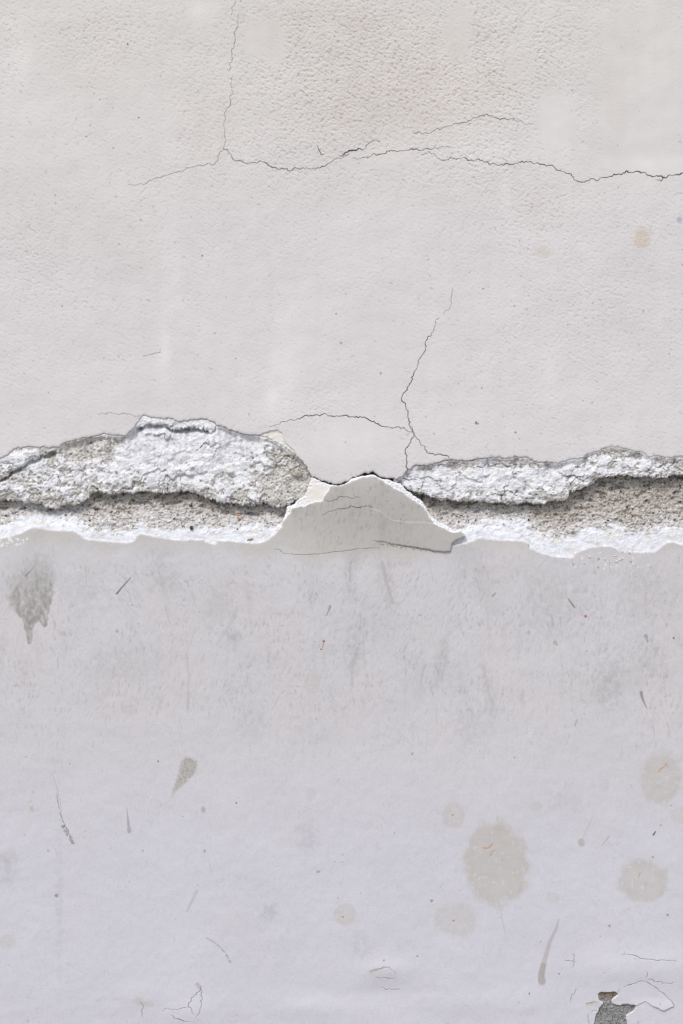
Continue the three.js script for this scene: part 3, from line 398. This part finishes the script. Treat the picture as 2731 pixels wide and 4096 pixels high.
  for (const [x, y, rx, ry, a, sl] of [[660, 2320, 70, 60, 0.5, 0], [640, 2230, 60, 40, 0.4, 0], [880, 2420, 60, 90, 0.35, 0.2], [2440, 2740, 60, 110, 0.6, 0.1], [2085, 2795, 14, 30, 0.6, 0], [1760, 2650, 26, 110, 0.5, 0.2], [1400, 2300, 30, 120, 0.45, 0.05], [1545, 2330, 34, 140, 0.5, -0.2], [1420, 2600, 40, 120, 0.5, 0.1], [1950, 2750, 24, 150, 0.4, -0.15], [340, 2360, 60, 60, 0.35, 0], [1870, 2240, 70, 80, 0.35, 0], [2200, 2400, 120, 140, 0.35, 0], [2600, 2380, 120, 120, 0.35, 0], [940, 2550, 30, 30, 0.5, 0], [2590, 2660, 70, 80, 0.4, 0], [1010, 2900, 60, 90, 0.3, 0.1], [500, 2660, 120, 80, 0.3, 0], [30, 3480, 40, 70, 0.4, 0], [1230, 3350, 50, 70, 0.35, 0], [1075, 3650, 40, 40, 0.45, 0], [1880, 2900, 60, 90, 0.35, 0], [240, 3600, 16, 340, 0.25, 0], [1440, 3790, 50, 60, 0.3, 0], [2250, 3200, 80, 60, 0.25, 0]]) smudge(x, y, rx * 1.25, ry * 1.2, [164, 164, 169], a * 0.85, sl);
  tL.line(BL(945, 750, 990, 775, 1035, 820, 1060, 865), 3, 4, [150, 150, 156], 0.7, 0.45); tL.line(BL(305, 870, 350, 895, 400, 920), 2, 1, [188, 188, 194], 0.6);
  tL.line(BL(640, 1040, 655, 1055, 700, 1060), 16, 8, [192, 188, 184], 0.4); tL.line(BL(905, 965, 920, 985), 7, 5, [176, 170, 160], 0.55); tL.line(BR(130, 908, 200, 886), 5, 3, [176, 170, 158], 0.6);
  tL.line(F(365, 835, 430, 828, 500, 812), 7, 5, [190, 180, 160], 0.5);
  for (let i = 0; i < 110; i++) {          // fine scratches, most of them steep
    const x = rnd() * 2731, y = 2220 + rnd() * rnd() * 1500, a = Math.PI / 2 + (rnd() - 0.35) * 1.1, l = 14 + rnd() * rnd() * 70, dx = Math.cos(a) * l, dy = Math.sin(a) * l;
    tL.line([[x, y], [x + dx * 0.5 + (rnd() - 0.5) * 5, y + dy * 0.5], [x + dx, y + dy]], 1.2 + rnd() * 1.6, 0.8 + rnd(), rnd() < 0.75 ? [158, 157, 162] : [226, 226, 232], 0.22 + rnd() * 0.33, 0.15);
  }
  // flecks of broken skim lying along the lower edge of the right hole
  for (let i = 0; i < 42; i++) tL.speck(2290 + rnd() * 330, 2205 + rnd() * 70, 2 + rnd() * 4, rnd() < 0.8 ? [228, 226, 224] : [150, 144, 136], 0.7);
  for (let i = 0; i < 30; i++) tL.speck(rnd() * 110, 2150 + rnd() * 36, 2 + rnd() * 3.5, [236, 236, 240], 0.8);
  for (let i = 0; i < 40; i++) tL.speck(1505 + i * 6 + rnd() * 6, 2168 + i * 0.8 + rnd() * 14, 1.8 + rnd() * 2.2, [110, 104, 96], 0.7 * (1 - i / 60));
  for (let i = 0; i < 380; i++) tL.speck(TX0 + rnd() * 3072, 2200 + rnd() * 2050, 1.5 + rnd() * rnd() * 3, rnd() < 0.85 ? [138, 136, 138] : [228, 228, 234], 0.25 + rnd() * 0.4);
}
// broken chunks: cell heights and the crevices between them
function chunk(x, y) { const i0 = Math.floor(x), j0 = Math.floor(y); let f1 = 9, f2 = 9, v = 0; for (let j = j0 - 1; j <= j0 + 1; j++) for (let i = i0 - 1; i <= i0 + 1; i++) { const h = hash(i, j), g = hash(i + 71, j - 33), d = Math.hypot(i + h / 4096 - x, j + g / 4096 - y); if (d < f1) { f2 = f1; f1 = d; v = hash(i - 9, j + 5) / 4095; } else if (d < f2) f2 = d; } return [v, f2 - f1]; }
const whiteBias = low8(TX0 - 160, 1600, TX1 + 170, 2100, 10, (x, y) => (0.8 * gauss(x, y, 840, 1790, 370, 115) + 0.5 * gauss(x, y, 610, 1790, 110, 90) + 0.55 * gauss(x, y, 1880, 1930, 340, 50) + 0.35 * gauss(x, y, 2100, 1900, 400, 60) - 0.3 * gauss(x, y, 330, 1800, 200, 70) - 0.5 * gauss(x, y, 1170, 1900, 110, 150) + 0.55 * gauss(x, y, 70, 1840, 130, 34) + 0.28 * gauss(x, y, 280, 1900, 280, 90) + 0.2 * gauss(x, y, 900, 1930, 300, 60) + 0.3 * gauss(x, y, 2480, 1850, 260, 50) + 0.5 * gauss(x, y, 690, 1690, 150, 22)) - 0.16);
const whiteAt = (x, y) => { const n = fbm(x / 58, y / 46, 4), n2 = fbm(x / 17 + 30, y / 14, 3); return ss(-0.1, 0.16, n * 0.8 + n2 * 0.5 + whiteBias(x, y)); };
const crackleAt = (x, y) => { const [v, e] = chunk(x / 74 + 0.5 * gn(x / 40, y / 40), y / 52 + 0.5 * gn(x / 40 + 30, y / 40)), on = ss(0.05, 0.45, gn(x / 150 + 14, y / 90 + 3)); return [v, ss(0.07, 0.0, e + 0.04 * gn(x / 9, y / 9)) * on]; };
// mortar: lime-white crust over sandy grey, and the deeper brown coat
const grain = (x, y, c, k) => { k *= 1.15; const h = hash(Math.floor(x / 5.2 + gn(x / 9, y / 9)), Math.floor(y / 4.6 + gn(x / 8 + 9, y / 8))) / 4095; const e = h < 0.045 ? -70 : h < 0.13 ? -30 : h > 0.93 ? 22 : (h - 0.5) * 14; c[0] += e * k; c[1] += e * k; c[2] += e * k; if (h > 0.5 && h < 0.506) { c[1] -= 12 * k; c[2] -= 20 * k; } };
const yLow0 = along(mono([...lowLeft, ...lowRight])), yLow = (x) => { let v = 0; for (let k = -3; k <= 3; k++) v += yLow0(x + 7 * k); return v / 7; }, yLL = along(mono(ledgeL)), yLR = along(mono(ledgeR)), yLedge = (x) => x < 1450 ? yLL(x) : yLR(x);
const yUp = along(mono(upEdge));
const tC = new Tex(TX0, 1620, TX1, 2060, 2048, 440).fill((x, y, c) => {
  const n2 = fbm(x / 17 + 30, y / 14, 3), white = whiteAt(x, y), low1 = ss(-36, -6, y - yLedge(x)) * 0.6;
  c[0] = mix(203, 230, white); c[1] = mix(201, 232, white); c[2] = mix(200, 240, white);
  const pit = fbm(x / 14 + 7, y / 11 + 50, 2), e = 12 * n2 - 9 * low1 - 32 * ss(0.2, 0.6, -n2) * (1 - 0.4 * white) - 46 * crackleAt(x, y)[1] - 60 * ss(0.42, 0.66, pit) * (1 - 0.3 * white); for (let k = 0; k < 3; k++) c[k] += e;
  grain(x, y, c, mix(1, 0.42, white));
  c[3] = 0.5 + 0.34 * (1 - 0.5 * white) * fbm(x / 11, y / 9, 3) + 0.1 * gn(x / 3.4, y / 3.4);
});
const tB = new Tex(TX0, 1700, TX1, 2300, 2048, 600).fill((x, y, c) => {
  const yl = yLow(x), h = yl - y, n = fbm(x / 70, y / 44, 4), n2 = fbm(x / 20 + 60, y / 15, 4);
  const lip = x < 1300 ? 42 + 26 * gauss(x, 0, 180, 0, 170, 1) + 22 * gauss(x, 0, 950, 0, 160, 1) - 14 * gauss(x, 0, 640, 0, 120, 1) : 62 + 24 * gauss(x, 0, 2050, 0, 200, 1) + 24 * gauss(x, 0, 2510, 0, 120, 1) - 14 * gauss(x, 0, 1850, 0, 110, 1);
  const skim = ss(10, -8, h - lip - 40 * n - 14 * n2), deep = ss(85, 160, h + 40 * n);
  c[0] = mix(207, 184, deep); c[1] = mix(205, 179, deep); c[2] = mix(207, 175, deep);
  const ox = ss(0.2, 0.6, gn(x / 80 + 5, y / 40)) * deep; c[0] -= 2 * ox; c[1] -= 4 * ox; c[2] -= 6 * ox;
  const bare = ss(0.25, 0.5, gn(x / 70 + 21, y / 30)) * 0.55;
  const k = skim * (1 - bare); c[0] = mix(c[0], 226, k); c[1] = mix(c[1], 229, k); c[2] = mix(c[2], 239, k);
  const cr = ss(0.42, 0.6, gn(x / 75 + 88, y / 20)) * skim * 0.6; c[0] = mix(c[0], 222, cr); c[1] = mix(c[1], 213, cr); c[2] = mix(c[2], 199, cr);
  const e = 14 * n2 + 10 * n - 50 * ss(0.12, 0.5, -n2) * (1 - 0.8 * skim) * (0.75 + 0.5 * deep) - 7 * skim * ss(0, 0.5, fbm(x / 24 + 5, y / 12, 3)); for (let q = 0; q < 3; q++) c[q] += e;
  grain(x, y, c, mix(1.15, 0.22, skim));
  c[3] = 0.5 + 0.36 * fbm(x / 11, y / 9, 3) * (1 - 0.85 * skim) + 0.12 * gn(x / 3.4, y / 3.4) * (1 - 0.5 * skim);
});
const tP = new Tex(2330, 3930, 2600, 4210, 300, 310).fill((x, y, c) => {
  const h = hash(Math.floor(x / 3.4 + gn(x / 7, y / 7)), Math.floor(y / 3.2)) / 4095, n = fbm(x / 26, y / 26, 4), top = ss(4010, 3970, y), e = (h - 0.5) * 62 + 14 * n - (h < 0.09 ? 40 : 0);
  c[0] = mix(140, 128, top) + e + 16 * top * n; c[1] = mix(140, 116, top) + e; c[2] = mix(143, 98, top) + e;
  c[3] = 0.5 + 0.3 * (h - 0.5) + 0.3 * n;
});
const mat = (o) => new THREE.MeshStandardMaterial({ roughness: 0.93, metalness: 0, side: THREE.DoubleSide, ...o });
const mUpper = mat({ ...tU.maps(), bumpScale: 0.0021 }), mLower = mat({ ...tL.maps(), bumpScale: 0.002, roughness: 0.8 }), mCoat = mat({ ...tC.maps(), bumpScale: 0.0022, roughness: 1 }), mBase = mat({ ...tB.maps(), bumpScale: 0.004, roughness: 1 }), mPatch = mat({ ...tP.maps(), bumpScale: 0.002, roughness: 1 });
const mCrack = mat({ color: new THREE.Color().setRGB(0.13, 0.125, 0.12), roughness: 1 }), mSkim = mat({ color: new THREE.Color().setRGB(0.68, 0.68, 0.71) });
const mStone = mat({ color: new THREE.Color().setRGB(0.02, 0.022, 0.024), roughness: 0.6 }), mBrick = mat({ color: new THREE.Color().setRGB(0.5, 0.29, 0.2), roughness: 1 }), mCrumb = mat({ color: new THREE.Color().setRGB(0.6, 0.58, 0.56), roughness: 1 }), mSand = mat({ color: new THREE.Color().setRGB(0.36, 0.33, 0.29), roughness: 1 });

// ---------------------------------------------------------------- the setting
function part(name, geo, m, parent, label) {
  const o = new THREE.Mesh(geo, m); o.name = name; o.castShadow = o.receiveShadow = true; if (label) o.userData.label = label;
  parent.add(o); return o;
}
{
  const t = new Tex(0, 0, 2000, 2000, 512, 512).fill((x, y, c) => { const n = fbm(x / 40, y / 40, 4), h = hash(Math.floor(x / 9), Math.floor(y / 9)) / 4095; const e = 16 * n + (h - 0.5) * 26; c[0] = 150 + e; c[1] = 147 + e; c[2] = 142 + e; c[3] = 0.5 + 0.3 * n + 0.2 * (h - 0.5); });
  const maps = t.maps(); for (const k of Object.values(maps)) k.repeat.set(50, 50);
  const g = new THREE.PlaneGeometry(160, 160, 8, 8); g.rotateX(-Math.PI / 2);
  const o = part('pavement', g, mat({ ...maps, bumpScale: 0.002 }), scene); o.userData.kind = 'structure';
}
// ---------------------------------------------------------------- the wall
const wall = new THREE.Group(); wall.name = 'plastered_wall'; scene.add(wall);
wall.userData = { kind: 'thing', label: 'pale plastered wall with a long broken gash baring white mortar across its middle', category: 'wall' };
const seq = (a, b, st) => { const r = []; for (let v = a; v <= b + 1e-6; v += st) r.push(v); return r; };
const xs = [-3400, -2600, -1900, -1300, -900, -620, -450, ...seq(-330, 3060, 6), 3180, 3380, 3700, 4200, 4900, 5700, 6400];
const ysU = [-2600, -1900, -1400, -1000, -700, -480, ...seq(-300, 2016, 6)];
const ysL = [...seq(1878, 4302, 6), 4420, 4600, 4780, 4848];
function addSheet(name, parts, m, field, crackName, label) {
  const o = part(name, parts[0][1], m, wall, label);
  for (const [id, g] of parts) if (id) part('crack', g, mCrack, o, field.list[id].label);
  return o;
}
addSheet('upper_plaster', sheet(xs, ysU, 6, zUpper, (x, y) => fUp.at(x, y, y < 1992 ? 24 : -24) > -1.6, (x, y) => Math.abs(fUp.at(x, y, 24)) < 7 || Math.abs(fChip.at(x, y, 24)) < 5 || cu.at(x, y, 9) < 4.5, (x, y) => cu.at(x, y, 9) < 0.1 && fUp.at(x, y, 24) > 1 ? cu.idAt(x, y) : 0, tU), mUpper, cu, 'crack', 'rough pale plaster above the gash with fine dark cracks');
addSheet('lower_plaster', sheet(xs, ysL, 6, zLower, (x, y) => fBody.at(x, y, y > 1992 ? 30 : -30) > -1.6 && fPatch.at(x, y, -24) < 1.6, (x, y) => Math.abs(fBody.at(x, y, 30)) < 7 || Math.abs(fPaint.at(x, y, 30)) < 5 || Math.abs(fPatch.at(x, y, 24)) < 5 || cl.at(x, y, 9) < 4.5, (x, y) => cl.at(x, y, 9) < 0.1 ? cl.idAt(x, y) : 0, tL), mLower, cl, 'crack', 'smooth painted plaster below the gash, scuffed and stained');
// the deeper coat at the back of the two holes
const zBase = (x, y) => { const yl = yLow(x), yt = yLedge(x) + 6, u = clamp((yl - y) / Math.max(40, yl - yt), -1, 1.6); return -10 - 46 * (u > 0 ? Math.pow(ss(-0.15, 1.05, u), 1.15) : 0) - 10 * Math.max(0, u - 1) - 2 * ss(0, -1, u) - 16 * ss(0.25, 0.6, gn(x / 46 + 33, y / 22)) * ss(0.45, 0.85, u) + (0.16 + 0.84 * ss(0.05, 0.45, u)) * (11 * fbm(x / 44, y / 34, 3) + 4.5 * fbm(x / 12 + 9, y / 10, 2) + 2.4 * gn(x / 6, y / 5.5)); };
for (const [a, b, label] of [[-322, 1420, 'brown sandy coat low in the left hole with white skim below'], [1420.001, 3052, 'brown sandy coat low in the right hole with white skim below']]) {
  const nu = Math.round((b - a) / 2.9), nv = 186;
  part('base_coat', grid(nu, nv, (i, j) => { const x = mix(a, b, i / nu), y = mix(1740, 2270, j / nv); return [x, y, zBase(x, y)]; }, tB), mBase, wall, label);
}
// the mortar crust that overhangs it: a band from behind the upper plaster down to a rolled, ragged lower lip
function band(name, x0, x1, top, bottom, zTop, zBot, jag, back, label, m = mCoat) {
  const nu = Math.round((x1 - x0) / 2.6), rows = 92, roll = 14;
  const g = grid(nu, rows + roll, (i, j) => {
    const x = mix(x0, x1, i / nu), yb = bottom(x) + jag * (1.1 * fbm(x / 24, 7.7, 3) + 0.8 * gn(x / 7.3, 2.2)), yt = Math.min(top(x) - 26, yb - 12);
    const t = Math.min(1, j / rows), y = mix(yt, yb, t), near = (yb - y);
    const e = y - top(x), am = ss(2, 26, e), [cv, ck] = crackleAt(x, y), wh = whiteAt(x, y);
    let z = mix(mix(-4, zTop(x, y) * (0.6 + 0.6 * gn(x / 64, 8.8) + 0.25 * gn(x / 19, 5.1)), ss(0, 20 + 15 * gn(x / 41, 1.1), e)), zBot(x, y), ss(0.1, 1, t)) - 24 * ss(1, -5, e);
    z += am * (8 * fbm(x / 60 + 3, y / 46, 2) + 8 * (cv - 0.5) * (1 - ck) - 9 * ck + 4 * wh + 4 * (1 - 0.4 * wh) * Math.abs(fbm(x / 27, y / 21 + 40, 2)) - 4) + (0.3 + 0.7 * am) * (1 - 0.45 * wh) * (2.2 * gn(x / 10, y / 9) + 1.6 * gn(x / 5.4 + 50, y / 5.2));
    z -= (4 + 5 * gn(x / 31, 4.4)) * Math.pow(1 - clamp(near / 10), 2);
    if (j <= rows) return [x, y, z];
    const k = (j - rows) / roll;
    return [x + 2 * gn(x / 8, k * 3), y + 3.5 * Math.sin(Math.min(1, k * 3) * Math.PI) - 16 * k + 2.5 * gn(x / 7, k * 5 + 3), mix(z, -back, k) + 3 * gn(x / 7 + 8, k * 5)];
  }, tC);
  return part(name, g, m, wall, label);
}
const dent = (x, y) => -34 * ss(24, 3, y - along1(x)) * (x < 238 ? ss(238, 205, x) : 0) - 34 * ss(22, 3, y - along2(x)) * ss(538, 560, x) * ss(872, 850, x);
const along1 = along(mono(lipLine)), along2 = along(mono(lipLine2));
band('mortar_coat', -320, 1262, yUp, yLL, (x, y) => -25 + dent(x, y), (x, y) => -13 + 0.6 * dent(x, y), 7, 96, 'crumbly white and grey mortar crust in the left hole');
band('mortar_coat', 1572, 3050, yUp, yLR, () => -24, () => -11, 6, 96, 'crumbly white mortar crust in the right hole');
band('mortar_lip', -320, 240, yUp, along1, () => -11, () => -4, 8, 60, 'pale mortar lip at the left edge, parted by a dark gap');
band('mortar_lip', 540, 872, yUp, along2, () => -12, () => -4, 9, 60, 'pale mortar lip at the top of the left hole');
// peeling and lifted sheets of old paint
{
  const lift = (x, y) => ss(1470, 1800, x) * ss(2030, 2190, y) * 6.5 + 1.5;
  const g = sheet(seq(1402, 1888, 6), seq(1996, 2236, 6), 6, (x, y) => { const s = fFlake.at(x, y, -30), e = ss(1440, 1510, x), zl = 4 * gn(x / 650 + 31, y / 700) + 1.6 * gn(x / 180, y / 240 + 7) + bulge(x, y); return zl + mix(-3, 0.6 + lift(x, y), e) - 1.4 * ss(5, 0, s) - (s < 0 ? (lift(x, y) + 10) * ss(0.2, -1, s) : 0); }, (x, y) => fFlake.at(x, y, -30) > -1.5, (x, y) => Math.abs(fFlake.at(x, y, 30)) < 6, null, tL);
  part('peeling_paint', g[0][1], mLower, wall, 'grey paint flake peeling off, its lower edge lifted');
  const gA = sheet(seq(2424, 2712, 4), seq(3904, 4066, 4), 4, (x, y) => { const s = fFlapA.at(x, y, -20), l = 0.35 + 5 * ss(3985, 4038, y) * ss(2500, 2580, x); return 8 * gauss(x, y, 2560, 3870, 260, 70) + 4 * gn(x / 650 + 31, y / 700) + l + 1.6 * gn(x / 180, y / 240 + 7) + 0.5 * gn(x / 50, y / 60) - (s < 0 ? (l + 8) * ss(0.2, -1, s) : 0); }, (x, y) => fFlapA.at(x, y, -20) > -1.2, (x, y) => Math.abs(fFlapA.at(x, y, 20)) < 4, null, tL);
  part('paint_flake', gA[0][1], mLower, wall, 'pointed flake of paint lifting at the bottom right');
  const gB = sheet(seq(2334, 2406, 3), seq(4024, 4138, 3), 3, (x, y) => { const s = fFlapB.at(x, y, -16); return 4 * gn(x / 650 + 31, y / 700) + 1.6 * gn(x / 180, y / 240 + 7) + 0.5 * gn(x / 50, y / 60) + 0.4 - (s < 0 ? 6 * ss(0.2, -1, s) : 0); }, (x, y) => fFlapB.at(x, y, -16) > -1.2, (x, y) => Math.abs(fFlapB.at(x, y, 16)) < 4, null, tL);
  part('paint_flake', gB[0][1], mLower, wall, 'narrow flake of paint at the bottom edge');
  const gP = grid(96, 100, (i, j) => { const x = mix(2345, 2585, i / 96), y = mix(3945, 4195, j / 100); return [x, y, -8.5 + 2.4 * fbm(x / 14, y / 14, 3) + 1.2 * gn(x / 5, y / 5)]; }, tP);
  part('bare_concrete', gP, mPatch, wall, 'small dark bare patch where the paint has come off');
}
// stones and chips caught in the mortar
function lump(name, x, y, z, rx, ry, rz, m, label, rough1 = 0.3) {
  const g = new THREE.IcosahedronGeometry(1, 4), p = g.attributes.position, o = rnd() * 50;
  for (let i = 0; i < p.count; i++) { const a = p.getX(i), b = p.getY(i), c = p.getZ(i), k = 1 + rough1 * gn(a * 1.3 + o, b * 1.3 + c) + rough1 * 0.5 * gn(a * 3 + o, b * 3 - c * 2); p.setXYZ(i, a * k * rx * S, b * k * ry * S, c * k * rz * S); }
  g.computeVertexNormals();
  const q = part(name, g, m, wall, label); q.position.set(X(x), Y(y), z * S); q.rotation.z = rnd() * 0.8 - 0.4; return q;
}
lump('pebble', 766, 2112, zBase(766, 2112) + 3, 7, 8.5, 7, mStone, 'small black pebble low in the left hole', 0.2);
lump('brick_chip', 950, 2058, zBase(950, 2058) + 3, 12, 7, 6, mBrick, 'orange chip of brick in the left hole', 0.4);
lump('brick_chip', 956, 2078, zBase(956, 2078), 7, 5, 5, mat({ color: new THREE.Color().setRGB(0.3, 0.16, 0.1), roughness: 1 }), null, 0.4);
lump('pebble', 1002, 2158, zBase(1002, 2158), 13, 4, 5, mat({ color: new THREE.Color().setRGB(0.32, 0.22, 0.14), roughness: 1 }), null, 0.4);
lump('pebble', 920, 1885, -12, 15, 12, 9, mCrumb, 'rounded grey stone set in the crust', 0.2);
lump('pebble', 1190, 1895, -16, 22, 12, 10, mSand, null, 0.25);
lump('pebble', 2656, 1936, zBase(2656, 1936) + 2, 4.5, 4.5, 4, mSkim, null, 0.2);
for (let i = 0; i < 150; i++) {          // coarse grains standing out of the two coats
  const deep = rnd() < 0.6, x = rnd() < 0.5 ? rnd() * 1180 : 1700 + rnd() * 1040, yl = yLow(x), yt = yLedge(x), r = 2.4 + rnd() * rnd() * 4.6;
  if (!deep) continue;
  const y = yt + 22 + rnd() * Math.max(20, yl - yt - 70), d = rnd();
  lump('stone', x, y, zBase(x, y) + 1, r * (0.8 + rnd() * 0.7), r, r, d < 0.35 ? mSand : d < 0.8 ? mCrumb : mStone, null, 0.35);
}
for (let i = 0; i < 9; i++) { const x = 2295 + rnd() * 190, y = 2215 + rnd() * 40; lump('crumb', x, y, 1.5, 3 + rnd() * 4, 2 + rnd() * 2.2, 2.5, mCrumb, null, 0.5); }
// the wall behind the plaster, with thickness
{
  const w = 9800 * S, h = (4848 + 2600) * S, g = new THREE.BoxGeometry(w, h, 0.25);
  const o = part('masonry_core', g, mSand, wall); o.position.set((1500 - CX) * S, Y((4848 - 2600) / 2), -0.125 - 110 * S);
}
renderer.render(scene, camera);
